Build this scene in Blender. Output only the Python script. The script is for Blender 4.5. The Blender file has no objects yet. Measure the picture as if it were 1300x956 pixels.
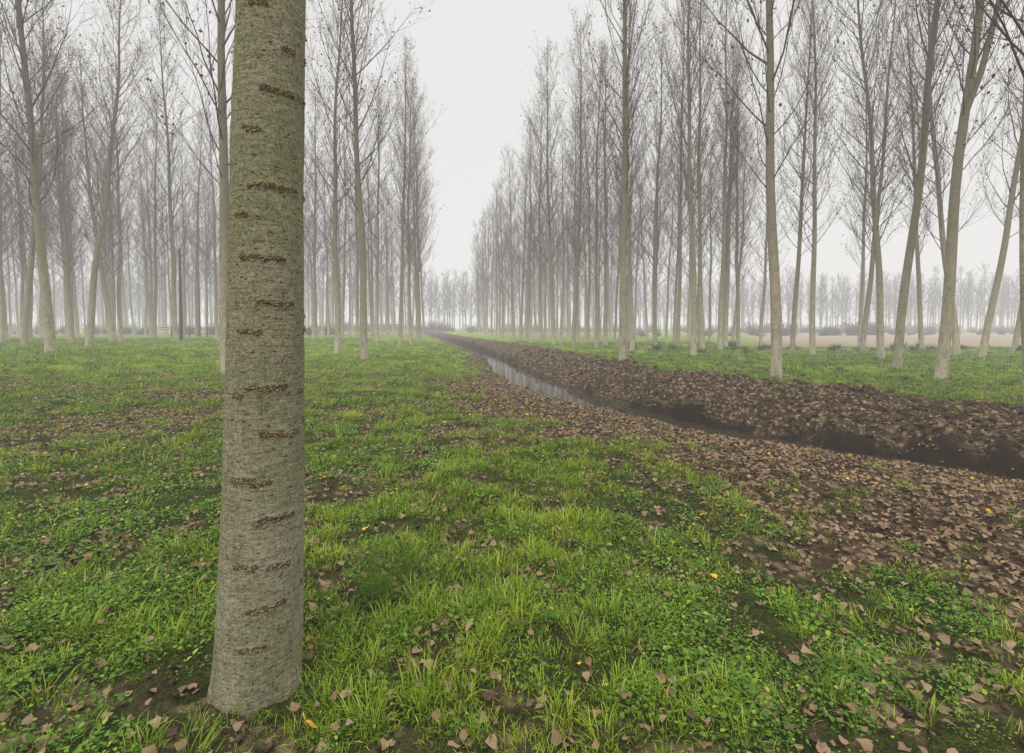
import bpy, math, random
import numpy as np
from math import radians, pi

rng = np.random.default_rng(7)
random.seed(7)
scene = bpy.context.scene
scene.view_settings.view_transform = 'Standard'
scene.view_settings.look = 'None'
scene.view_settings.exposure = 0

# ------------------------------------------------------------------ helpers
def sm(t):
    t = np.clip(t, 0, 1); return t*t*(3-2*t)
def hsh(ix, iy, seed):
    v = np.sin(ix*127.1 + iy*311.7 + seed*74.7)*43758.5453
    return v - np.floor(v)
def vnoise(x, y, seed=0):
    x = np.asarray(x, float); y = np.asarray(y, float)
    ix = np.floor(x); iy = np.floor(y); fx = x-ix; fy = y-iy
    fx = fx*fx*(3-2*fx); fy = fy*fy*(3-2*fy)
    a = hsh(ix, iy, seed); b = hsh(ix+1, iy, seed); c = hsh(ix, iy+1, seed); d = hsh(ix+1, iy+1, seed)
    return (a*(1-fx)+b*fx)*(1-fy)+(c*(1-fx)+d*fx)*fy
def fbm(x, y, seed=0, o=4):
    t = 0; a = 1; n = 0
    for i in range(o):
        t = t+a*vnoise(x*2**i+i*13.7, y*2**i-i*7.3, seed+i); n += a; a *= .5
    return t/n

# stream centre line (x, y) running from the right to the far left
CP = np.array([(80,-18),(48,-9),(27,-3.2),(15,1.2),(9.6,4.2),(7.0,6.1),(5.3,7.7),(3.9,9.6),(2.55,12.6),(1.35,16.6),
               (.1,22.9),(-1.7,34),(-5.6,52),(-11.5,76),(-18.5,104),(-29,145),(-50,210),(-90,330)], float)
def catmull(P, n=40):
    out = []
    Q = np.vstack([2*P[0]-P[1], P, 2*P[-1]-P[-2]])
    for i in range(1, len(Q)-2):
        p0, p1, p2, p3 = Q[i-1:i+3]
        t = np.linspace(0, 1, n, endpoint=False)[:, None]
        out.append(.5*((2*p1)+(-p0+p2)*t+(2*p0-5*p1+4*p2-p3)*t**2+(-p0+3*p1-3*p2+p3)*t**3))
    out.append(P[-1:]); return np.vstack(out)
CL = catmull(CP, 30)
TG = np.gradient(CL, axis=0); TG /= np.linalg.norm(TG, axis=1)[:, None]
NR = np.stack([TG[:, 1], -TG[:, 0]], 1)
def sdist(x, y):
    x = np.ravel(x); y = np.ravel(y); r = np.empty(len(x))
    for i in range(0, len(x), 8000):
        X = x[i:i+8000, None]; Y = y[i:i+8000, None]
        k = np.argmin((X-CL[None, :, 0])**2+(Y-CL[None, :, 1])**2, axis=1)
        r[i:i+8000] = (X[:, 0]-CL[k, 0])*NR[k, 0]+(Y[:, 0]-CL[k, 1])*NR[k, 1]
    return r
PS = [-400,-4.6,-3.4,-2.4,-1.6,-1.05,-.66,-.46,.42,.56,.80,1.25,1.95,2.8,3.7,5,400]
PZ = [0,0,.03,-.04,-.14,-.28,-.52,-.70,-.70,-.46,-.18,.06,.21,.21,.08,0,0]
def height(x, y, s=None):
    x = np.ravel(x).astype(float); y = np.ravel(y).astype(float)
    if s is None: s = sdist(x, y)
    w = .40*(fbm(x*.9, y*.9, 3, 3)-.5)+.34*(fbm(x*3.5, y*3.5, 5, 2)-.5)
    core = (1-sm((np.abs(s)-2)/4))
    wid = 1-.42*np.exp(-((y-19)/8)**2)*core+.5*sm((y-34)/20)*core
    prof = np.interp(s*wid+w, PS, PZ)
    bank = sm((s+1.4)/1.5)*(1-sm((s-3.6)/1.5))
    z = prof + .38*sm((-x-6)/14)*sm((y+5)/10)
    z = z + .12*(fbm(x*.35, y*.35, 11, 3)-.5) + (.045+.24*bank)*(fbm(x*2.2, y*2.2, 17, 4)-.5)*2
    z = z + .045*(fbm(x*6, y*6, 23, 2)-.5)*(np.abs(x) < 30)
    return z
def litter(x, y, s=None):
    x = np.ravel(x).astype(float); y = np.ravel(y).astype(float)
    if s is None: s = sdist(x, y)
    n = fbm(x*1.3, y*1.3, 31, 4)-.5
    wn = 1-.45*sm((y-9)/16)
    a = sm((s+5.0*wn+n*2.8)/1.8)*(1-sm((s-3.1+n*2.0)/1.0))
    p = fbm(x*.55+5, y*.8, 47, 4)
    b = sm((p-.56)/.12)*.45
    c = sm((x-.6)/2.6)*sm((6.0-y)/2.0)*(.38+.6*sm((fbm(x*1.7, y*1.7, 53, 3)-.42)/.14))
    e = sm((-x-3)/3)*sm((7.5-np.abs(y-9.5)*2.2)/3)*sm((p-.42)/.12)*.65
    g = .46*sm((fbm(x*2.6, y*2.6, 59, 3)-.50)/.12)
    return np.clip(np.maximum.reduce([a, b*(np.abs(x) < 60), c, e, g*(y < 16)]), 0, 1)

def mesh_obj(name, v, f, mats=(), fm=None, smooth=False, link=True):
    me = bpy.data.meshes.new(name)
    me.from_pydata([tuple(p) for p in v], [], f)
    for m in mats: me.materials.append(m)
    if fm is not None: me.polygons.foreach_set('material_index', np.asarray(fm, dtype=np.int32))
    if smooth: me.polygons.foreach_set('use_smooth', np.ones(len(me.polygons), dtype=bool))
    me.update()
    ob = bpy.data.objects.new(name, me)
    if link: scene.collection.objects.link(ob)
    return ob

# ------------------------------------------------------------------ materials
class NT:
    def __init__(s, name):
        s.m = bpy.data.materials.new(name); s.m.use_nodes = True
        s.t = s.m.node_tree; s.n = s.t.nodes; s.b = s.n['Principled BSDF']; s.out = s.n['Material Output']
    def N(s, typ, **kw):
        nd = s.n.new(typ)
        for k, v in kw.items(): setattr(nd, k, v)
        return nd
    def L(s, a, b): s.t.links.new(a, b)
    def mix(s, fac, a, b, blend='MIX'):
        nd = s.n.new('ShaderNodeMix'); nd.data_type = 'RGBA'; nd.blend_type = blend
        for sock, v in ((nd.inputs[0], fac), (nd.inputs[6], a), (nd.inputs[7], b)):
            if isinstance(v, (int, float)): sock.default_value = v
            elif isinstance(v, tuple): sock.default_value = (*v, 1) if len(v) == 3 else v
            else: s.L(v, sock)
        return nd.outputs[2]
    def rng(s, val, a, b, c=0., d=1.):
        nd = s.n.new('ShaderNodeMapRange'); s.L(val, nd.inputs[0])
        for i, v in enumerate((a, b, c, d)): nd.inputs[i+1].default_value = v
        return nd.outputs[0]
    def noise(s, scale, detail=4, vec=None, rough=.5):
        nd = s.n.new('ShaderNodeTexNoise'); nd.inputs['Scale'].default_value = scale
        nd.inputs['Detail'].default_value = detail; nd.inputs['Roughness'].default_value = rough
        if vec is not None: s.L(vec, nd.inputs['Vector'])
        return nd.outputs['Fac']
    def mapping(s, vec, scale):
        nd = s.n.new('ShaderNodeMapping'); nd.inputs['Scale'].default_value = scale; s.L(vec, nd.inputs['Vector']); return nd.outputs[0]
    def bump(s, h, strength, dist, nrm=None):
        nd = s.n.new('ShaderNodeBump'); nd.inputs['Strength'].default_value = strength; nd.inputs['Distance'].default_value = dist
        s.L(h, nd.inputs['Height'])
        if nrm is not None: s.L(nrm, nd.inputs['Normal'])
        return nd.outputs[0]
    def math(s, op, a, b=None):
        nd = s.n.new('ShaderNodeMath'); nd.operation = op
        for i, v in enumerate((a, b)):
            if v is None: continue
            if isinstance(v, (int, float)): nd.inputs[i].default_value = v
            else: s.L(v, nd.inputs[i])
        return nd.outputs[0]

def mat_ground():
    t = NT('ground_mat'); pos = t.N('ShaderNodeNewGeometry').outputs['Position']
    lit = t.N('ShaderNodeAttribute', attribute_name='litter').outputs['Fac']
    fld = t.N('ShaderNodeAttribute', attribute_name='field').outputs['Fac']
    wet_shade = t.N('ShaderNodeAttribute', attribute_name='wet_shade').outputs['Fac']
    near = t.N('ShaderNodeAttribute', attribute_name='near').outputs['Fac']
    n1 = t.noise(.5, 5, pos); n2 = t.noise(6, 6, pos, .65); n3 = t.noise(45, 4, pos, .75)
    g = t.mix(t.rng(n2, .3, .7), (.060, .105, .010), (.19, .285, .025))
    g = t.mix(t.rng(n1, .38, .64), g, t.mix(t.rng(n3, .3, .7), (.14, .205, .015), (.31, .38, .035)))
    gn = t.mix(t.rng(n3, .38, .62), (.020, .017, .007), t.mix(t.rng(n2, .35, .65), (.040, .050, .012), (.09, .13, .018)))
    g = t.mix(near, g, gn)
    vo = t.N('ShaderNodeTexVoronoi'); vo.inputs['Scale'].default_value = 13; t.L(pos, vo.inputs['Vector'])
    vs = t.N('ShaderNodeSeparateColor'); t.L(vo.outputs['Color'], vs.inputs[0])
    soil = t.mix(t.rng(n2, .3, .7), (.022, .014, .008), (.085, .058, .034))
    leaf = t.mix(vs.outputs[0], (.07, .045, .024), (.32, .23, .14))
    br = t.mix(t.rng(vo.outputs['Distance'], .35, .75), leaf, soil)
    br = t.mix(t.rng(vs.outputs[1], .45, .7), br, soil)
    f = t.math('ADD', lit, t.math('MULTIPLY', t.math('SUBTRACT', n2, .5), 1.5))
    col = t.mix(t.rng(f, .32, .58), g, br)
    col = t.mix(fld, col, t.mix(n2, (.22, .175, .12), (.34, .285, .205)))
    col = t.mix(wet_shade, col, t.mix(n2, (.012, .008, .005), (.040, .027, .016)))  # ditch channel: wet soil, with its shade painted into the dark colour
    t.L(col, t.b.inputs['Base Color']); t.b.inputs['Roughness'].default_value = .9
    t.b.inputs['Specular IOR Level'].default_value = .1
    t.L(t.bump(n3, .9, .03, t.bump(n2, .8, .10)), t.b.inputs['Normal']); return t.m

def mat_bark(name, lo, hi, dark, main=False):
    t = NT(name); tc = t.N('ShaderNodeTexCoord').outputs['Object']
    z = t.N('ShaderNodeSeparateXYZ'); t.L(tc, z.inputs[0])
    rnd = t.N('ShaderNodeObjectInfo').outputs['Random']
    a = t.noise(3.0, 5, t.mapping(tc, (2, 2, .8)), .6)
    lent = t.noise(7, 3, t.mapping(tc, (1, 1, 7)), .6)
    fine = t.noise(90, 5, t.mapping(tc, (1, 1, .55)), .7)
    zz = t.math('ADD', z.outputs[2], t.math('MULTIPLY', t.math('SUBTRACT', a, .5), 2.5))
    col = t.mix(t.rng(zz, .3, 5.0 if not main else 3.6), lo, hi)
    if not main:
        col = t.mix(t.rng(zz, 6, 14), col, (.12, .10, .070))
        col = t.mix(t.rng(a, .40, .68, 0, .5), col, (.19, .185, .10))
        col = t.mix(t.rng(lent, .54, .66, 0, .75), col, dark)
        col = t.mix(t.math('MULTIPLY', rnd, .3), col, dark)
        t.L(t.bump(lent, .6, .02, t.bump(fine, .5, .01)), t.b.inputs['Normal'])
    else:
        scar = t.N('ShaderNodeAttribute', attribute_name='scar').outputs['Fac']
        m2 = t.noise(230, 3, tc, .7); mid = t.noise(26, 5, t.mapping(tc, (1, 1, 1.6)), .65)
        vert = t.noise(60, 4, t.mapping(tc, (1, 1, .10)), .6)
        band = t.noise(2.6, 4, t.mapping(tc, (.35, .35, 7)), .7)
        net = t.noise(75, 4, t.mapping(tc, (1, 1, 1.2)), .75)
        stri = t.noise(9, 4, t.mapping(tc, (1, 1, 14)), .6)
        col = t.mix(t.rng(a, .36, .60, 0, .8), col, (.225, .235, .105))
        col = t.mix(t.rng(band, .42, .66, 0, .65), col, hi)
        col = t.mix(t.rng(stri, .54, .64, 0, .55), col, dark)
        col = t.mix(t.rng(mid, .44, .68, 0, .65), col, dark)
        col = t.mix(t.rng(fine, .46, .66, 0, .5), col, (.50, .47, .34))
        col = t.mix(t.rng(net, .54, .62, 0, .6), col, (.07, .06, .034))
        col = t.mix(t.rng(m2, .50, .66, 0, .7), col, (.042, .036, .022))
        col = t.mix(t.rng(vert, .60, .70, 0, .5), col, (.07, .058, .04))
        vo = t.N('ShaderNodeTexVoronoi'); vo.inputs['Scale'].default_value = 19; t.L(t.mapping(tc, (1, 1, 2.4)), vo.inputs['Vector'])
        pit = t.rng(vo.outputs['Distance'], .08, .20, 1, 0)
        col = t.mix(t.math('MULTIPLY', pit, .85), col, (.05, .034, .018))
        sc = t.rng(t.math('ADD', scar, t.math('MULTIPLY', t.math('SUBTRACT', net, .5), 2.0)), .32, .60)
        col = t.mix(t.math('MULTIPLY', sc, .88), col, t.mix(t.rng(m2, .4, .6), (.032, .020, .012), (.12, .082, .044)))
        nb = t.bump(band, .35, .02, t.bump(mid, .8, .012))
        nb = t.bump(fine, .9, .006, nb); nb = t.bump(m2, .8, .002, nb); nb = t.bump(pit, .8, .004, nb); nb = t.bump(net, .6, .003, nb)
        nb = t.bump(stri, .5, .005, nb)
        t.L(nb, t.b.inputs['Normal'])
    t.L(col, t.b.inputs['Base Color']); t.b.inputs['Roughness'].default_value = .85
    t.b.inputs['Specular IOR Level'].default_value = .15
    return t.m

def mat_simple(name, c1, c2, c3=None, scale=20, rough=.8, trans=0., patch=None, spec=.12):
    t = NT(name); pos = t.N('ShaderNodeNewGeometry').outputs['Position']
    rnd = t.N('ShaderNodeObjectInfo').outputs['Random']; isl = t.N('ShaderNodeNewGeometry').outputs['Random Per Island']
    n = t.noise(scale, 3, pos)
    f = t.math('ADD', t.math('MULTIPLY', t.math('ADD', rnd, isl), .36), t.math('MULTIPLY', n, .3))
    col = t.mix(t.rng(f, .1, .9), c1, c2)
    if c3 is not None: col = t.mix(t.rng(isl, .84, .95, 0, .8), col, c3)
    if patch is not None:
        pn = t.noise(.75, 4, pos, .6); col = t.mix(t.rng(pn, .38, .62, 0, .8), col, t.mix(isl, patch[0], patch[1]))
    t.L(col, t.b.inputs['Base Color']); t.b.inputs['Roughness'].default_value = rough
    t.b.inputs['Specular IOR Level'].default_value = spec
    if trans > 0:
        tr = t.N('ShaderNodeBsdfTranslucent'); t.L(col, tr.inputs[0])
        mx = t.N('ShaderNodeMixShader'); mx.inputs[0].default_value = trans
        t.L(t.b.outputs[0], mx.inputs[1]); t.L(tr.outputs[0], mx.inputs[2]); t.L(mx.outputs[0], t.out.inputs[0])
    return t.m

M_ground = mat_ground()
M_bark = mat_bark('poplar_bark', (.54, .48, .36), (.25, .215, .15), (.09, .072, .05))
M_main = mat_bark('poplar_bark_close', (.44, .405, .295), (.285, .265, .155), (.125, .108, .06), True)
M_twig = mat_simple('twig_bark', (.045, .034, .023), (.12, .092, .062), scale=2)
M_tleaf = mat_simple('withered_leaf', (.040, .027, .015), (.15, .095, .045), (.36, .23, .05))
M_cork = mat_simple('cork_lenticel', (.07, .045, .025), (.40, .30, .18), (.03, .02, .012), scale=60)
M_grass = mat_simple('grass_blade', (.07, .15, .010), (.25, .38, .025), (.50, .42, .17), scale=5, rough=.5, trans=.16,
                     patch=((.19, .28, .014), (.42, .49, .045)))
M_herb = mat_simple('herb_leaf', (.030, .080, .010), (.135, .245, .025), (.26, .33, .04), scale=5, rough=.5)
M_fleaf = mat_simple('fallen_leaf', (.070, .044, .023), (.34, .235, .14), (.50, .41, .29), scale=9, rough=.7)
M_yleaf = mat_simple('yellow_leaf', (.48, .26, .03), (.72, .48, .05), scale=9, rough=.6)
M_clod = mat_simple('soil_clod', (.022, .015, .010), (.09, .062, .040), scale=30, rough=.95)
M_wood = mat_simple('weathered_wood', (.030, .024, .019), (.06, .048, .037), scale=6)
M_bush = mat_simple('shrub_leaf', (.03, .045, .015), (.10, .10, .04), (.16, .11, .05), scale=3)

# ------------------------------------------------------------------ ground sheet
def axis(fine0, fine1, step, end0, end1, g=1.12):
    a = list(np.arange(fine0, fine1+1e-6, step)); st = step
    while a[-1] < end1: st = min(st*g, 40); a.append(a[-1]+st)
    st = step; b = [fine0]
    while b[-1] > end0: st = min(st*g, 40); b.append(b[-1]-st)
    return np.array(b[:0:-1]+a)
gx = axis(-9, 15, .08, -700, 700, 1.05); gy = axis(.5, 20, .08, -60, 800, 1.025)
X, Y = np.meshgrid(gx, gy); x = X.ravel(); y = Y.ravel()
S = sdist(x, y); Z = height(x, y, S)
nx, ny = len(gx), len(gy)
I = (np.arange(ny-1)[:, None]*nx+np.arange(nx-1)[None, :]).ravel()
F = np.stack([I, I+1, I+1+nx, I+nx], 1)
me = bpy.data.meshes.new('ground'); me.vertices.add(nx*ny); me.vertices.foreach_set('co', np.stack([x, y, Z], 1).ravel())
me.loops.add(F.size); me.loops.foreach_set('vertex_index', F.ravel().astype(np.int32))
me.polygons.add(len(F)); me.polygons.foreach_set('loop_start', (np.arange(len(F))*4).astype(np.int32))
me.polygons.foreach_set('loop_total', np.full(len(F), 4, np.int32))
me.update(calc_edges=True); me.polygons.foreach_set('use_smooth', np.ones(len(F), bool))
for nm, val in (('litter', litter(x, y, S)),
                ('field', sm((y-36)/3)*sm((x-.48*y)/(4))*(1-sm((y-125)/10))),
                ('wet_shade', sm((.80-np.abs(S-.06)+.4*(fbm(x*2, y*2, 83, 2)-.5))/.25)),
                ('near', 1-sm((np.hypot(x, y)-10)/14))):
    at = me.attributes.new(nm, 'FLOAT', 'POINT'); at.data.foreach_set('value', val.astype(np.float32))
me.materials.append(M_ground)
ground = bpy.data.objects.new('ground', me); scene.collection.objects.link(ground)

# ------------------------------------------------------------------ stream
t = NT('stream_water'); t.b.inputs['Base Color'].default_value = (.035, .03, .02, 1); t.b.inputs['Roughness'].default_value = .05
t.b.inputs['IOR'].default_value = 1.33; t.b.inputs['Specular IOR Level'].default_value = .6
pos = t.N('ShaderNodeNewGeometry').outputs['Position']; t.L(t.bump(t.noise(5, 3, pos), .12, .02), t.b.inputs['Normal'])
sel = CL[(CL[:, 1] < 210)]; nn = NR[:len(sel)]
v = []; f = []
for i in range(len(sel)):
    for w in (-1.3, -.3, .3, 1.3): v.append((sel[i, 0]+nn[i, 0]*w, sel[i, 1]+nn[i, 1]*w, -.51))
    if i:
        for k in range(3): a = (i-1)*4+k; f.append((a, a+1, a+5, a+4))
mesh_obj('stream', v, f, [t.m], smooth=True)

# ------------------------------------------------------------------ trees
class Builder:
    def __init__(s): s.v = []; s.f = []; s.m = []; s.n = 0
    def add(s, V, F, m):
        s.v.append(V); s.f += [tuple(int(a)+s.n for a in q) for q in F]; s.m += [m]*len(F); s.n += len(V)
    def tube(s, P, R, sides, m):
        P = np.asarray(P, float); T = np.gradient(P, axis=0); T /= np.linalg.norm(T, axis=1)[:, None]
        ref = np.array([0, 1, 0.]) if abs(T[0, 2]) > .8 else np.array([0, 0, 1.])
        U = np.cross(T, ref); U /= np.linalg.norm(U, axis=1)[:, None]; W = np.cross(T, U)
        a = np.linspace(0, 2*pi, sides, endpoint=False)
        R = np.asarray(R, float)
        V = P[:, None]+(U[:, None]*np.cos(a)[None, :, None]+W[:, None]*np.sin(a)[None, :, None])*R[:, None, None]
        F = [(i*sides+k, i*sides+(k+1) % sides, (i+1)*sides+(k+1) % sides, (i+1)*sides+k) for i in range(len(P)-1) for k in range(sides)]
        s.add(V.reshape(-1, 3), F, m)
    def cones(s, A, M, B, r, m):
        n = len(A); D = B-A; D /= np.linalg.norm(D, axis=1)[:, None]+1e-9
        U = np.cross(D, np.array([.31, .22, .93])); U /= np.linalg.norm(U, axis=1)[:, None]; W = np.cross(D, U)
        V = np.empty((n, 7, 3))
        for k in range(3):
            o = (U*math.cos(k*2*pi/3)+W*math.sin(k*2*pi/3))*r[:, None]
            V[:, k] = A+o; V[:, 3+k] = M+o*.7
        V[:, 6] = B
        base = [(0, 1, 4, 3), (1, 2, 5, 4), (2, 0, 3, 5), (3, 4, 6), (4, 5, 6), (5, 3, 6)]
        F = [tuple(i*7+a for a in q) for i in range(n) for q in base]
        s.add(V.reshape(-1, 3), F, m)
    def leaves(s, C, size, m, r):
        n = len(C); d1 = r.normal(size=(n, 3)); d1 /= np.linalg.norm(d1, axis=1)[:, None]
        d2 = np.cross(d1, r.normal(size=(n, 3))); d2 /= np.linalg.norm(d2, axis=1)[:, None]
        sz = size*(.6+.8*r.random(n))[:, None]
        V = np.stack([C-d1*sz*.5, C+d2*sz*.4, C+d1*sz*.6, C-d2*sz*.4], 1).reshape(-1, 3)
        s.add(V, [(4*i, 4*i+1, 4*i+2, 4*i+3) for i in range(n)], m)
    def obj(s, name, mats, link=False, smooth=True):
        ob = mesh_obj(name, np.vstack(s.v), s.f, mats, s.m, smooth, link); return ob

def perp_rot(T, ang, r):
    n = len(T); q = np.cross(T, r.normal(size=(n, 3))); q /= np.linalg.norm(q, axis=1)[:, None]+1e-9
    return T*np.cos(ang)[:, None]+q*np.sin(ang)[:, None]

def crown(b, r, trunk, rad, H, start, npri, nsec, nter, rt, nleaf, spread=1.0):
    SA, SD, SL = [], [], []
    for i in range(npri):
        u = (i+r.random())/npri
        h = start+(H*.97-start)*u**.95
        az = i*2.4+r.normal()*.5
        L = (4.2*(1-u)**.6*min(1, .45+u*3)+1.0)*(.6+.7*r.random())*spread
        inc = radians(r.uniform(26, 54))*(1-.3*u)
        p = np.array([np.interp(h, trunk[:, 2], trunk[:, 0]), np.interp(h, trunk[:, 2], trunk[:, 1]), h])
        pts = [p.copy()]; n = 6; a = inc
        for k in range(n):
            d = np.array([math.sin(a)*math.cos(az), math.sin(a)*math.sin(az), math.cos(a)])
            p = p+d*L/n; pts.append(p.copy()); a *= .88; az += r.normal()*.18; a += r.normal()*.06
        r0 = min(np.interp(h, trunk[:, 2], rad)*.4, .007+.0055*L)
        b.tube(pts, np.linspace(r0, .005, n+1), 3, 1)
        pts = np.array(pts)
        m = max(3, int(nsec*(.5+.6*L/4)))
        tt = r.uniform(.12, 1, m)*n; k = np.minimum(tt.astype(int), n-1); fr = (tt-k)[:, None]
        SA.append(pts[k]*(1-fr)+pts[k+1]*fr); dd = pts[k+1]-pts[k]; SD.append(dd/np.linalg.norm(dd, axis=1)[:, None])
        SL.append((.4+.42*L*(1-.6*tt/n))*r.uniform(.5, 1.25, m))
    A = np.vstack(SA); T = np.vstack(SD); L = np.concatenate(SL)
    D = perp_rot(T, r.uniform(.35, .85, len(T)), r); D[:, 2] += .3; D /= np.linalg.norm(D, axis=1)[:, None]
    E = D.copy(); E[:, 2] += .45; E /= np.linalg.norm(E, axis=1)[:, None]
    M = A+D*(L*.5)[:, None]; B = M+E*(L*.5)[:, None]
    b.cones(A, M, B, np.full(len(A), rt*1.35), 1)
    A2 = np.repeat(A, nter, 0); M2 = np.repeat(M, nter, 0); B2 = np.repeat(B, nter, 0); D2 = np.repeat(D, nter, 0); L2 = np.repeat(L, nter)
    u = r.uniform(.15, 1, len(A2))[:, None]
    P = np.where(u < .5, A2+(M2-A2)*u*2, M2+(B2-M2)*(u-.5)*2)
    Q = perp_rot(D2, r.uniform(.35, 1.0, len(A2)), r); Q[:, 2] += .3; Q /= np.linalg.norm(Q, axis=1)[:, None]
    l = (.18+L2*.45*r.uniform(.4, 1.1, len(L2)))[:, None]
    P1 = P+Q*l*.5; Q[:, 2] += .3; P2 = P1+Q*l*.45
    b.cones(P, P1, P2, np.full(len(P), rt*.85), 1)
    k = r.integers(0, len(P2), nleaf)
    b.leaves(P2[k]+r.normal(size=(nleaf, 3))*.03, .095, 2, r)

def make_tree(name, seed, H=25, D=.36, npri=52, nsec=9, nter=4, rt=.0062, nleaf=750, fork=False, start=6.0, sides=12):
    r = np.random.default_rng(seed); b = Builder()
    z = np.concatenate([[-.3, 0, .12, .4], np.linspace(1, H, 26)])
    ph = r.uniform(0, 6, 4); am = r.uniform(.05, .14)
    cx = am*np.sin(z*.25+ph[0])+.04*np.sin(z*.8+ph[1]); cy = am*np.sin(z*.22+ph[2])+.035*np.sin(z*.7+ph[3])
    cx -= cx[1]; cy -= cy[1]
    rad = D/2*np.clip(1-z/H, 0, 1)**.9*1.0+.008
    rad[:4] *= np.array([1.22, 1.18, 1.06, 1.01])
    trunk = np.stack([cx, cy, z], 1); b.tube(trunk, rad, sides, 0)
    crown(b, r, trunk, rad, H, start, npri, nsec, nter, rt, nleaf)
    if fork:
        z2 = np.linspace(8.2, H*.93, 14); u = (z2-z2[0])/(z2[-1]-z2[0])
        tx = np.interp(z2, z, cx)+2.2*u**.7; ty = np.interp(z2, z, cy)+.5*u
        rd = np.interp(z2, z, rad)*.8*(1-u*.7); tr = np.stack([tx, ty, z2], 1); b.tube(tr, rd, 10, 0)
        crown(b, r, tr, rd, H*.93, 9, 22, nsec, nter, rt, nleaf//2)
    return b.obj(name, [M_bark, M_twig, M_tleaf])

variants = [make_tree('poplar_mesh_%d' % i, 100+i, H=23.5+1.2*(i % 3), npri=52+4*(i % 4), nsec=10, nter=4, fork=(i == 5), start=5.2+.5*(i % 3)) for i in range(6)]
far_var = [make_tree('poplar_far_mesh_%d' % i, 200+i, H=22.5+i, npri=38, nsec=7, nter=3, rt=.011, nleaf=260, sides=6) for i in range(4)]
haze_var = [make_tree('poplar_haze_mesh_%d' % i, 230+i, H=19+i, D=.5, npri=30, nsec=6, nter=2, rt=.03, nleaf=60, sides=5, start=4) for i in range(3)]

# x, y, trunk diameter, lean in x, variant
near = [(-45,42,.40,-.05,0),(-22,22.5,.42,-.085,1),(-26.9,30,.40,-.09,2),(-33,39,.40,-.08,3),(-19.3,46,.34,-.01,4),
 (-10,27,.32,-.065,0),(-7,22.4,.32,-.015,2),(-9.45,15.6,.32,-.02,4),(-9.0,38,.30,-.02,1),(-9.2,43,.30,.01,3),(-12,42,.30,-.01,0),(-9.9,50,.30,0,2),
 (4.5,19.2,.26,-.003,1),(4.6,35.5,.28,-.02,3),(6.6,37,.28,0,0),(10,26,.28,-.005,2),(12.1,30,.28,.015,4),(14.1,32,.28,.03,1),(10.3,34,.28,0,3),
 (7.9,14.1,.26,.008,0),(19,32,.28,.04,2),(28,38,.28,.06,4),(18.3,23.4,.27,.08,3),(15.1,18.5,.26,.075,1),(13,14.3,.26,.05,5),
 (24.5,26,.28,.08,0),(25.2,25.3,.28,.12,2),(9.7,8.7,.28,.09,3),(18.2,38,.28,.025,1),(33,31,.30,.08,4),(-38,33,.36,-.07,5),(-41,40,.36,-.08,1),
 (21.5,29,.26,.06,4),(17.2,27,.26,.045,0),(-31,30,.34,-.08,3),(13.0,37,.27,.01,2),(16.3,36,.27,.03,4),(29.5,34,.27,.08,1),(7.9,31,.27,-.01,3)]
zz = height(np.array([n[0] for n in near]), np.array([n[1] for n in near]))
for i, (x_, y_, D, lean, vi) in enumerate(near):
    ob = bpy.data.objects.new('poplar_tree', variants[vi].data); scene.collection.objects.link(ob)
    ob.location = (x_, y_, zz[i]); k = (D/.36)**.6
    ob.scale = (k, k, 1+.04*math.sin(i*3.1))
    ob.rotation_mode = 'XYZ'
    ob.rotation_euler = (math.sin(i*5.3)*.015, lean, (0 if vi == 5 else i*2.13))

# --- the big close trunk
b = Builder(); r = np.random.default_rng(5)
H = 23
z = np.concatenate([np.arange(-.25, 3.7, .009), np.linspace(3.75, H, 50)])
base = np.array([-1.165, 2.12])
cx = .037*z+.005*np.sin(z*1.9+.5); cy = .01*np.sin(z*1.3)
rad = np.interp(z, [-.25, 0, .12, .35, .8, 1.6, 3.05, 6, 23], [.200, .186, .181, .177, .170, .155, .136, .12, .01])
SD = 144; a = np.linspace(0, 2*pi, SD, endpoint=False)
AA, ZZ = np.meshgrid(a, z)
wrap = lambda fx, fz, sd, o: (fbm(np.cos(AA)*fx+50, ZZ*fz+np.sin(AA)*fx, sd, o)-.5)
disp = .012*wrap(1.6, 1.6, 61, 3)+.0045*wrap(7, 22, 67, 3)+.0022*wrap(26, 60, 71, 2)
root = sm((.22-ZZ)/.3)*(.014*np.cos(AA*5+1.0)+.008*np.cos(AA*3+.2))
tocam = math.atan2(-base[1], -base[0])
rows = []
for zr, off, span in [(3.08,.1,.8),(2.96,-.4,.5),(2.80,.5,.4),(2.62,.2,.9),(2.45,-.5,.4),(2.22,.15,1.3),(2.10,-.75,.35),(1.92,-.15,1.1),(1.73,.25,.9),(1.61,-.45,.6),(1.37,.0,1.0),(1.34,-.75,.25),
                      (1.17,.4,1.0),(.99,-.55,.6),(.97,-.1,.4),(.81,.25,.9),(.62,-.4,.5),(.60,.35,.5),(.43,.1,.8),(.27,-.2,.5)]:
    rows.append((zr, tocam+off, span))
    rows.append((zr+.03*r.normal(), tocam+off+pi+.5*r.normal(), span))
    rows.append((zr+.05*r.normal(), tocam+2+.5*r.normal(), span*.6))
wob = lambda da, zr: .012*(vnoise(da*5+zr*31, zr*7, 5)-.5)+.008*(vnoise(da*17+zr*11, zr*3, 6)-.5)
scar = np.zeros_like(AA)
for zr, ac, span in rows:
    da = (AA-ac+pi) % (2*pi)-pi
    thick = .008+.009*vnoise(da*9+zr*5, zr*13, 8)
    scar = np.maximum(scar, np.exp(-((ZZ-zr-wob(da, zr))/thick)**2)*(1-sm((np.abs(da)-span*.5)/.12)))
disp = disp+scar*.003
Rr = rad[:, None]+disp+root
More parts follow.
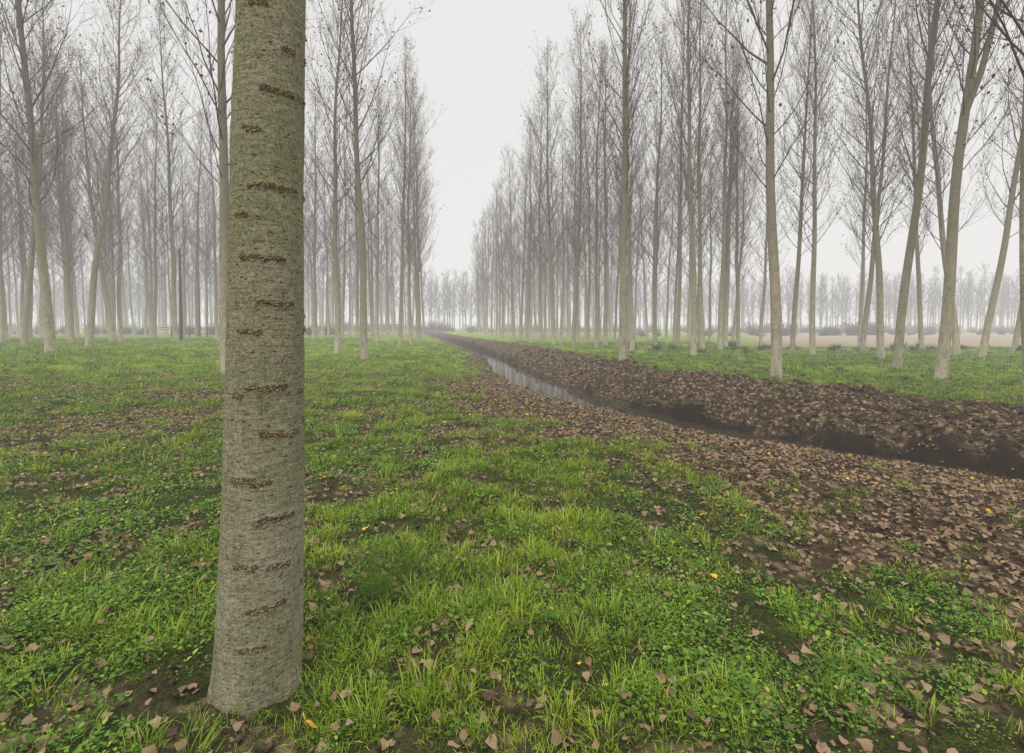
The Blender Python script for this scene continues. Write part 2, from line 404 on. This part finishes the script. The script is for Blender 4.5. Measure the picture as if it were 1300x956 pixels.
V = np.stack([cx[:, None]+np.cos(AA)*Rr, cy[:, None]+np.sin(AA)*Rr, ZZ], 2).reshape(-1, 3)
F = [(i*SD+k, i*SD+(k+1) % SD, (i+1)*SD+(k+1) % SD, (i+1)*SD+k) for i in range(len(z)-1) for k in range(SD)]
b.add(V, F, 0)
trunk = np.stack([cx, cy, z], 1)
crown(b, r, trunk, rad, H, 6.5, 46, 9, 4, .006, 450)
octv = np.array([(1,0,0),(.3,.95,0),(-.8,.5,0),(-.9,-.4,0),(-.1,-1,0),(.7,-.6,0),(.35,.25,1),(-.4,.05,.9),(.1,-.4,.8)], float)
octf = [(0,1,6),(1,2,7),(1,7,6),(2,3,7),(3,8,7),(3,4,8),(4,5,8),(5,0,6),(5,6,8),(6,7,8)]
for zr, ac, span in rows:
    n = int(span*rad[0]/.0065)
    for k in range(n):
        da = (k/n-.5)*span*1.05+r.normal()*.02; th = ac+da
        edge = 1-abs(k/n-.5)*.9
        for rep in range(3):
            if r.random() < .45: continue
            h = zr+float(wob(da, zr))+r.normal()*.010*edge
            i0 = int(np.clip(np.searchsorted(z, h), 0, len(z)-1)); k0 = int((th % (2*pi))/(2*pi)*SD) % SD
            R0 = Rr[i0, k0]
            w = r.uniform(.0035, .011)*edge; hh = r.uniform(.0025, .007)*edge
            P = octv*np.array([w, hh, r.uniform(.002, .007)]) + r.normal(size=octv.shape)*.0008
            er = np.array([math.cos(th), math.sin(th), 0]); et = np.array([-math.sin(th), math.cos(th), 0]); ez = np.array([0, 0, 1.])
            c = np.array([np.interp(h, z, cx), np.interp(h, z, cy), h])+er*(R0-.0008)
            b.add(c+P[:, 0:1]*et+P[:, 1:2]*ez+P[:, 2:3]*er, octf, 3)
big = b.obj('poplar_tree', [M_main, M_twig, M_tleaf, M_cork], link=True)
sv = np.zeros(len(big.data.vertices), np.float32); sv[:scar.size] = scar.ravel()
at = big.data.attributes.new('scar', 'FLOAT', 'POINT'); at.data.foreach_set('value', sv)
big.location = (base[0], base[1], float(height(base[0:1], base[1:2])[0]))

# ------------------------------------------------------------------ scatter through geometry nodes
def scatter(name, pts, rot, scl, idx, objs):
    col = bpy.data.collections.new(name+'_parts')
    for i, o in enumerate(objs): o.name = '%s_part_%02d' % (name, i); col.objects.link(o)
    me = bpy.data.meshes.new(name); n = len(pts); me.vertices.add(n); me.vertices.foreach_set('co', np.asarray(pts, np.float32).ravel())
    for nm, tp, key, val in (('rot', 'FLOAT_VECTOR', 'vector', rot), ('scl', 'FLOAT', 'value', scl), ('idx', 'INT', 'value', idx)):
        at = me.attributes.new(nm, tp, 'POINT'); at.data.foreach_set(key, np.asarray(val, np.int32 if tp == 'INT' else np.float32).ravel())
    me.update()
    ob = bpy.data.objects.new(name, me); scene.collection.objects.link(ob)
    ng = bpy.data.node_groups.new(name+'_nodes', 'GeometryNodeTree')
    ng.interface.new_socket('Geometry', in_out='INPUT', socket_type='NodeSocketGeometry')
    ng.interface.new_socket('Geometry', in_out='OUTPUT', socket_type='NodeSocketGeometry')
    N = ng.nodes; gi = N.new('NodeGroupInput'); go = N.new('NodeGroupOutput')
    ci = N.new('GeometryNodeCollectionInfo'); ci.inputs['Collection'].default_value = col
    ci.inputs['Separate Children'].default_value = True; ci.inputs['Reset Children'].default_value = True
    ip = N.new('GeometryNodeInstanceOnPoints'); ip.inputs['Pick Instance'].default_value = True
    def attr(nm, tp):
        a = N.new('GeometryNodeInputNamedAttribute'); a.data_type = tp; a.inputs['Name'].default_value = nm
        return [o for o in a.outputs if o.enabled and o.name == 'Attribute'][0]
    ng.links.new(gi.outputs[0], ip.inputs['Points']); ng.links.new(ci.outputs[0], ip.inputs['Instance'])
    ng.links.new(attr('idx', 'INT'), ip.inputs['Instance Index'])
    ng.links.new(attr('rot', 'FLOAT_VECTOR'), ip.inputs['Rotation'])
    ng.links.new(attr('scl', 'FLOAT'), ip.inputs['Scale'])
    ng.links.new(ip.outputs[0], go.inputs[0])
    md = ob.modifiers.new('scatter', 'NODES'); md.node_group = ng
    return ob

# --- distant groves
P = []
for k in range(12):                       # left plantation
    d = 28+ (k*1.7 % 6)
    while d < 110:
        x_ = -9.4-5.8*k-.10*(d-38)
        if (k > 0 and (k > 2 or d > 46) and d > 34) or d > 53: P.append((x_+rng.normal()*.35, d+rng.normal()*.35))
        d += 5.6
for k in range(5):                        # right plantation
    d = 40+(k*2.3 % 5)
    while d < 115:
        x_ = 4.3+5.2*k-.165*(d-36)
        P.append((x_+rng.normal()*.3, d+rng.normal()*.3)); d += 4.8
for rrow in range(5):                     # far groves across the fields
    for x_ in np.arange(-300, 300, 3.8): P.append((x_+rng.normal()*.8+rrow, 138+rrow*7+rng.normal()+.02*abs(x_)))
P = np.array(P); zz = height(P[:, 0], P[:, 1])
keep = (np.abs(sdist(P[:, 0], P[:, 1])) > 2.2); P = P[keep]; zz = zz[keep]; n = len(P)
rot = np.stack([rng.normal(size=n)*.02, rng.normal(size=n)*.025, rng.uniform(0, 6.28, n)], 1)
idx = np.where(P[:, 1] < 52, rng.integers(0, 5, n), np.where(P[:, 1] < 130, 5+rng.integers(0, 4, n), 9+rng.integers(0, 3, n)))
scl = np.where(P[:, 1] > 130, rng.uniform(.76, .96, n), rng.uniform(.84, 1.06, n))
copies = [bpy.data.objects.new('c', o.data) for o in variants[:5]]+far_var+haze_var
scatter('distant_poplar_grove', np.column_stack([P, zz]), rot, scl, idx, copies)

# --- grass clumps / herbs
def grass_clump(seed, n, R, h0, h1, w):
    r = np.random.default_rng(seed); v = []; f = []
    for i in range(n):
        a = r.uniform(0, 6.28); q = R*math.sqrt(r.random()); bx, by = q*math.cos(a), q*math.sin(a)
        d = a+r.normal()*.9; h = r.uniform(h0, h1); ln = r.uniform(.15, 1.0); ww = w*r.uniform(.6, 1.3); k = len(v)
        px, py = -math.sin(d), math.cos(d)
        for t_, wt in ((0, .8), (.35, 1), (.7, .75)):
            o = h*ln*t_**1.8; zt = h*(t_-.35*ln*t_**2)
            for sgn in (-1, 1): v.append((bx+math.cos(d)*o+px*ww*wt*sgn/2, by+math.sin(d)*o+py*ww*wt*sgn/2, zt-.01))
        v.append((bx+math.cos(d)*h*ln, by+math.sin(d)*h*ln, h*(1-.45*ln)-.01))
        f += [(k, k+1, k+3, k+2), (k+2, k+3, k+5, k+4), (k+4, k+5, k+6)]
    return mesh_obj('g', v, f, [M_grass], link=False)
def herb_clump(seed, n, R, s0, s1, hz):
    r = np.random.default_rng(seed); v = []; f = []
    for i in range(n):
        a = r.uniform(0, 6.28); q = R*math.sqrt(r.random()); c = np.array([q*math.cos(a), q*math.sin(a), r.uniform(.005, hz)])
        d = r.uniform(0, 6.28); tilt = r.uniform(-.5, .7); s = r.uniform(s0, s1)
        e1 = np.array([math.cos(d)*math.cos(tilt), math.sin(d)*math.cos(tilt), math.sin(tilt)]); e2 = np.array([-math.sin(d), math.cos(d), r.normal()*.25]); e3 = np.cross(e1, e2)
        k = len(v)
        for (p, q_, z_) in ((0, 0, 0), (.35, .36, .1), (.75, .3, .05), (1.05, 0, -.12), (.75, -.3, .05), (.35, -.36, .1), (.55, 0, -.03)):
            v.append(tuple(c+(e1*p+e2*q_+e3*z_)*s))
        f += [(k, k+1, k+6), (k+1, k+2, k+6), (k+2, k+3, k+6), (k+3, k+4, k+6), (k+4, k+5, k+6), (k+5, k, k+6)]
    return mesh_obj('h', v, f, [M_herb], link=False)
gparts = [grass_clump(1, 38, .11, .045, .12, .005), grass_clump(2, 44, .14, .035, .09, .0045), grass_clump(3, 32, .08, .07, .18, .0055), grass_clump(4, 50, .16, .025, .08, .0045),
          herb_clump(5, 40, .14, .014, .030, .05), herb_clump(6, 34, .12, .018, .036, .07), herb_clump(7, 46, .15, .012, .024, .04)]
def region(d0, d1, dens):
    A = 2*(1.25*(d0+d1)/2+2.5)*(d1-d0); n = int(A*dens*1.0)
    yy = rng.uniform(d0, d1, n*2); w = 1.25*yy+2.5; wm = 1.25*d1+2.5; k = rng.random(n*2) < w/wm
    yy = yy[k][:n]; xx = rng.uniform(-1, 1, len(yy))*(1.25*yy+2.5); return xx, yy
G = []
for d0, d1, dens, sc in ((.7, 3, 280, .76), (3, 5.5, 200, .84), (5.5, 9, 116, .98), (9, 15, 52, 1.22), (15, 26, 20, 1.6), (26, 48, 4.5, 2.3)):
    xx, yy = region(d0, d1, dens); G.append((xx, yy, np.full(len(xx), sc)))
gx_ = np.concatenate([g[0] for g in G]); gy_ = np.concatenate([g[1] for g in G]); gs = np.concatenate([g[2] for g in G])
s_ = sdist(gx_, gy_); Lm = litter(gx_, gy_, s_); cl = fbm(gx_*2.9, gy_*2.9, 91, 3)
prob = (1-Lm*.96)*np.clip((cl-.28)*3.6, .10, 1)
prob = np.maximum(prob, .07*(np.abs(s_-1.3) < .6))
inch = (np.abs(s_-.02) < .75)
fieldm = (gy_ > 36) & (gx_ > .48*gy_)
k = (rng.random(len(gx_)) < prob) & ~inch & ~fieldm
k &= ((gx_-base[0])**2+(gy_-base[1])**2 > .2**2)
gx_, gy_, gs, s_, cl, Lm = gx_[k], gy_[k], gs[k], s_[k], cl[k], Lm[k]
n = len(gx_); hz = height(gx_, gy_, s_)
herbp = np.clip(.15+.45*sm((fbm(gx_*.7+9, gy_*.7, 77, 3)-.45)/.12)+.4*sm((-gx_-.8)/1.5)*sm((8-gy_)/4)+.4*(s_ > 2), 0, .8)
hb = rng.random(n) < herbp
idx = np.where(hb, 4+rng.integers(0, 3, n), rng.choice([0, 1, 1, 2, 3, 3], n))
scl = gs*rng.uniform(.55, 1.35, n)*(.6+.8*cl)*(1-.35*Lm)
rot = np.stack([rng.normal(size=n)*.1, rng.normal(size=n)*.1, rng.uniform(0, 6.28, n)], 1)
scatter('grass', np.column_stack([gx_, gy_, hz]), rot, scl, idx, gparts)

# --- horsetail weed right of the close trunk
def horsetail(name, x_, y_, seed, ns, hh):
    r = np.random.default_rng(seed); b = Builder()
    for s in range(ns):
        a = r.uniform(0, 6.28); p = np.array([r.normal()*.05, r.normal()*.05, -.02]); pts = [p]; L = hh*r.uniform(.6, 1.1)
        for k in range(8):
            p = p+np.array([math.cos(a)*.006*k, math.sin(a)*.006*k, L/8]); pts.append(p)
        b.tube(pts, np.linspace(.0026, .0013, 9), 4, 0)
        for q in pts[2:]:
            m = 10; az = np.linspace(0, 6.28, m, endpoint=False)+r.random(); l = r.uniform(.04, .08, m)
            A = np.repeat(q[None], m, 0); dr = np.stack([np.cos(az), np.sin(az), np.full(m, .45)], 1)
            b.cones(A, A+dr*l[:, None]*.5, A+dr*l[:, None]+np.array([0, 0, .01]), np.full(m, .0013), 0)
    o = b.obj(name, [M_herb], link=True); o.location = (x_, y_, float(height([x_], [y_])[0]))
horsetail('horsetail_plant', -.80, 2.7, 1, 10, .36)
horsetail('horsetail_plant', -.64, 2.95, 2, 6, .28)

# --- fallen leaves, clods, sticks
def leaf(seed, mat):
    r = np.random.default_rng(seed); fold = r.uniform(-.6, .9); b_ = r.uniform(-1.2, 1.6); tw = r.uniform(-.8, .8)
    pts = [(0, 0), (0, .33), (0, .68), (0, 1.02), (.40, .06), (.47, .36), (.24, .70), (-.40, .06), (-.47, .36), (-.24, .70), (.012, -.45), (-.012, -.45)]
    v = []
    for (p, q) in pts:
        p2 = p*(1+.12*r.normal()*(p != 0)); zz_ = fold*abs(p)+b_*(q-.5)**2*.5+tw*p*(q-.4)+.06*r.normal()
        v.append((p2*.9, q-.4, zz_))
    f = [(0, 4, 5, 1), (1, 5, 6, 2), (2, 6, 3), (7, 0, 1, 8), (8, 1, 2, 9), (9, 2, 3), (10, 0, 11)]
    return mesh_obj('l', np.array(v)*.056, f, [mat], smooth=True, link=False)
def clod(seed):
    import bmesh
    r = np.random.default_rng(seed); bm = bmesh.new(); bmesh.ops.create_icosphere(bm, subdivisions=2, radius=.026)
    for v_ in bm.verts: v_.co *= 1+.25*r.normal(); v_.co.z *= .7
    me = bpy.data.meshes.new('c'); bm.to_mesh(me); bm.free(); me.materials.append(M_clod); return bpy.data.objects.new('c', me)
def stick(seed):
    r = np.random.default_rng(seed); b = Builder(); p = np.array([-.2, 0, .01]); pts = [p]
    for i in range(5): p = p+np.array([.08, r.normal()*.02, abs(r.normal())*.006]); pts.append(p)
    b.tube(pts, np.linspace(.004, .002, 6), 4, 0)
    b.tube([pts[2], pts[2]+np.array([.06, .05, .015]), pts[2]+np.array([.10, .10, .03])], [.003, .002, .001], 4, 0)
    return b.obj('s', [M_twig])
lparts = [leaf(300+i, M_fleaf) for i in range(8)]+[leaf(320, M_yleaf), leaf(321, M_yleaf)]+[clod(i) for i in range(3)]+[stick(i) for i in range(2)]
G = []
for d0, d1, dens, sc in ((.7, 3, 340, .82), (3, 6, 400, .8), (6, 10, 300, .86), (10, 16, 140, 1.1), (16, 30, 34, 1.6)):
    xx, yy = region(d0, d1, dens); G.append((xx, yy, np.full(len(xx), sc)))
lx = np.concatenate([g[0] for g in G]); ly = np.concatenate([g[1] for g in G]); ls = np.concatenate([g[2] for g in G])
s_ = sdist(lx, ly); Lm = litter(lx, ly, s_)
prob = np.clip(Lm*1.05, .13, 1)*np.where(np.abs(s_-.02) < .66, .12, 1)*np.where(s_ > 0, .7, 1)
k = (rng.random(len(lx)) < prob) & ((lx-base[0])**2+(ly-base[1])**2 > .22**2)
lx, ly, ls, s_, Lm = lx[k], ly[k], ls[k], s_[k], Lm[k]; n = len(lx)
hz = height(lx, ly, s_)+np.where(Lm < .4, rng.uniform(.012, .045, n), rng.uniform(.004, .03, n))
u = rng.random(n)
cf = np.where((s_ > .3) & (s_ < 3.2), .74, .90)
idx = np.where(u < cf, rng.integers(0, 8, n), np.where(u < cf+.008, 8+rng.integers(0, 2, n), np.where(u < .980, 10+rng.integers(0, 3, n), 13+rng.integers(0, 2, n))))
big_c = np.where((idx >= 10) & (idx < 13) & (s_ > .3), rng.uniform(1.0, 2.4, n), 1.0)
rot = np.stack([rng.normal(size=n)*.42, rng.normal(size=n)*.42, rng.uniform(0, 6.28, n)], 1)
scatter('fallen_leaves', np.column_stack([lx, ly, hz]), rot, ls*big_c*rng.uniform(.5, 1.25, n), idx, lparts)

# --- undergrowth / hedge of low shrubs far away
def bush(seed):
    r = np.random.default_rng(seed); b = Builder(); n = 60
    A = np.zeros((n, 3)); A[:, :2] = r.normal(size=(n, 2))*.25
    D = r.normal(size=(n, 3)); D[:, 2] = np.abs(D[:, 2])+.7; D /= np.linalg.norm(D, axis=1)[:, None]
    B = A+D*r.uniform(.8, 2.0, n)[:, None]; b.cones(A, (A+B)/2+r.normal(size=(n, 3))*.1, B, np.full(n, .02), 0)
    k = r.integers(0, n, 900); t_ = r.uniform(.3, 1.05, 900)[:, None]
    b.leaves(A[k]+(B[k]-A[k])*t_+r.normal(size=(900, 3))*.16, .15, 1, r); return b.obj('b', [M_twig, M_bush])
Q = []
for x_ in np.arange(-150, 240, 1.7):
    yy = 128+6*math.sin(x_*.05)+rng.normal()*2
    if rng.random() < .8: Q.append((x_, yy, rng.uniform(.7, 1.7)))
for x_ in np.arange(20, 140, 2.0): Q.append((x_+rng.normal(), 75+rng.normal()*2+x_*.25, rng.uniform(.4, 1.2)*(1.3 if 45 < x_ < 75 else .7)))
for x_ in np.arange(-120, -25, 1.6): Q.append((x_+rng.normal(), 70-.1*x_+rng.normal()*2, rng.uniform(.3, .9)))
for x_ in np.arange(9, 45, .8): Q.append((x_+rng.normal()*.4, 33+rng.normal()*1.6, rng.uniform(.10, .30)))
Q = np.array(Q); n = len(Q)
scatter('shrub_undergrowth', np.column_stack([Q[:, :2], height(Q[:, 0], Q[:, 1])]), np.stack([np.zeros(n), np.zeros(n), rng.uniform(0, 6.28, n)], 1), Q[:, 2], rng.integers(0, 4, n), [bush(i) for i in range(4)])

# --- wooden poles and a little fence in the left field
for (x_, y_, hgt, rr) in ((-28.7, 41, 8.0, .12), (-40, 60.5, 8.4, .13)):
    b = Builder(); b.tube([(0, 0, -.3), (.02, 0, hgt*.5), (0, .02, hgt-.05), (0, .02, hgt)], [rr*1.15, rr, rr*.85, rr*.5], 10, 0)
    b.tube([(-.22, .0, hgt-.5), (0, 0, hgt-.48), (.22, .0, hgt-.5)], [.03, .035, .03], 6, 0)
    p = b.obj('wooden_pole', [M_wood], link=True); p.location = (x_, y_, float(height([x_], [y_])[0]))
b = Builder(); px = np.arange(-44, -22, 2.0)
for i, x_ in enumerate(px):
    z0 = float(height([x_], [58+.3*i])[0]); b.tube([(x_, 58+.3*i, z0-.3), (x_+.02, 58+.3*i, z0+.6), (x_, 58+.3*i, z0+1.25)], [.08, .075, .06], 7, 0)
for hgt in (.45, .8, 1.12):
    b.tube([(x_, 58+.3*i-.07, float(height([x_], [58+.3*i])[0])+hgt) for i, x_ in enumerate(px)], [.022]*len(px), 4, 0)
b.obj('wooden_fence', [M_wood], link=True)

# ------------------------------------------------------------------ mist: homogeneous absorbing volume, glowing in place of scattered sky light
SKY = (.865, .85, .83)
sig = .0036
m = bpy.data.materials.new('mist_glow_volume'); m.use_nodes = True; nt = m.node_tree; nt.nodes.clear()
o = nt.nodes.new('ShaderNodeOutputMaterial'); ab = nt.nodes.new('ShaderNodeVolumeAbsorption'); em = nt.nodes.new('ShaderNodeEmission'); ad = nt.nodes.new('ShaderNodeAddShader')
ab.inputs['Color'].default_value = (0, 0, 0, 1); ab.inputs['Density'].default_value = sig
em.inputs['Color'].default_value = (*SKY, 1); em.inputs['Strength'].default_value = sig  # haze brightness is emitted in the sky colour, nothing is scattered
nt.links.new(ab.outputs[0], ad.inputs[0]); nt.links.new(em.outputs[0], ad.inputs[1]); nt.links.new(ad.outputs[0], o.inputs['Volume'])
s = 1500
v = [(a_*s, b_*s, c_) for c_ in (-6, 42) for a_, b_ in ((-1, -1), (1, -1), (1, 1), (-1, 1))]
mesh_obj('mist', v, [(3, 2, 1, 0), (4, 5, 6, 7), (0, 1, 5, 4), (1, 2, 6, 5), (2, 3, 7, 6), (3, 0, 4, 7)], [m])

# ------------------------------------------------------------------ sky, sun
w = bpy.data.worlds.new('World'); scene.world = w; w.use_nodes = True; nt = w.node_tree; N = nt.nodes
bg = N['Background']; bg.inputs['Strength'].default_value = .1
sky = N.new('ShaderNodeTexSky'); sky.sky_type = 'NISHITA'; sky.sun_disc = False; sky.sun_elevation = radians(48); sky.sun_rotation = radians(200)
hs = N.new('ShaderNodeHueSaturation'); hs.inputs['Saturation'].default_value = .15; nt.links.new(sky.outputs[0], hs.inputs['Color'])
tc = N.new('ShaderNodeTexCoord'); sp = N.new('ShaderNodeSeparateXYZ'); nt.links.new(tc.outputs['Generated'], sp.inputs[0])
mr = N.new('ShaderNodeMapRange'); nt.links.new(sp.outputs[2], mr.inputs[0])
for i, v_ in enumerate((.58, 1.0, 1.0, 4.0)): mr.inputs[i+1].default_value = v_
vm = N.new('ShaderNodeVectorMath'); vm.operation = 'SCALE'; vm.inputs[0].default_value = (8.65, 8.5, 8.4); nt.links.new(mr.outputs[0], vm.inputs['Scale'])
mx = N.new('ShaderNodeMix'); mx.data_type = 'RGBA'; mx.inputs[0].default_value = .95
nt.links.new(hs.outputs[0], mx.inputs[6]); nt.links.new(vm.outputs[0], mx.inputs[7]); nt.links.new(mx.outputs[2], bg.inputs['Color'])
sun = bpy.data.lights.new('sun', 'SUN'); sun.energy = 1.5; sun.angle = radians(12); sun.color = (1, .96, .90)
so = bpy.data.objects.new('sun', sun); scene.collection.objects.link(so)
so.rotation_euler = (radians(42), 0, radians(-20))

# ------------------------------------------------------------------ camera
cam = bpy.data.cameras.new('camera'); co = bpy.data.objects.new('camera', cam); scene.collection.objects.link(co)
cam.sensor_width = 36; cam.lens = 600/1300*36; cam.shift_y = -45/1300; cam.clip_start = .05; cam.clip_end = 4000
co.location = (0, 0, 1.6+float(height([0.], [0.])[0])); co.rotation_euler = (radians(90-1.72), 0, 0)
scene.camera = co
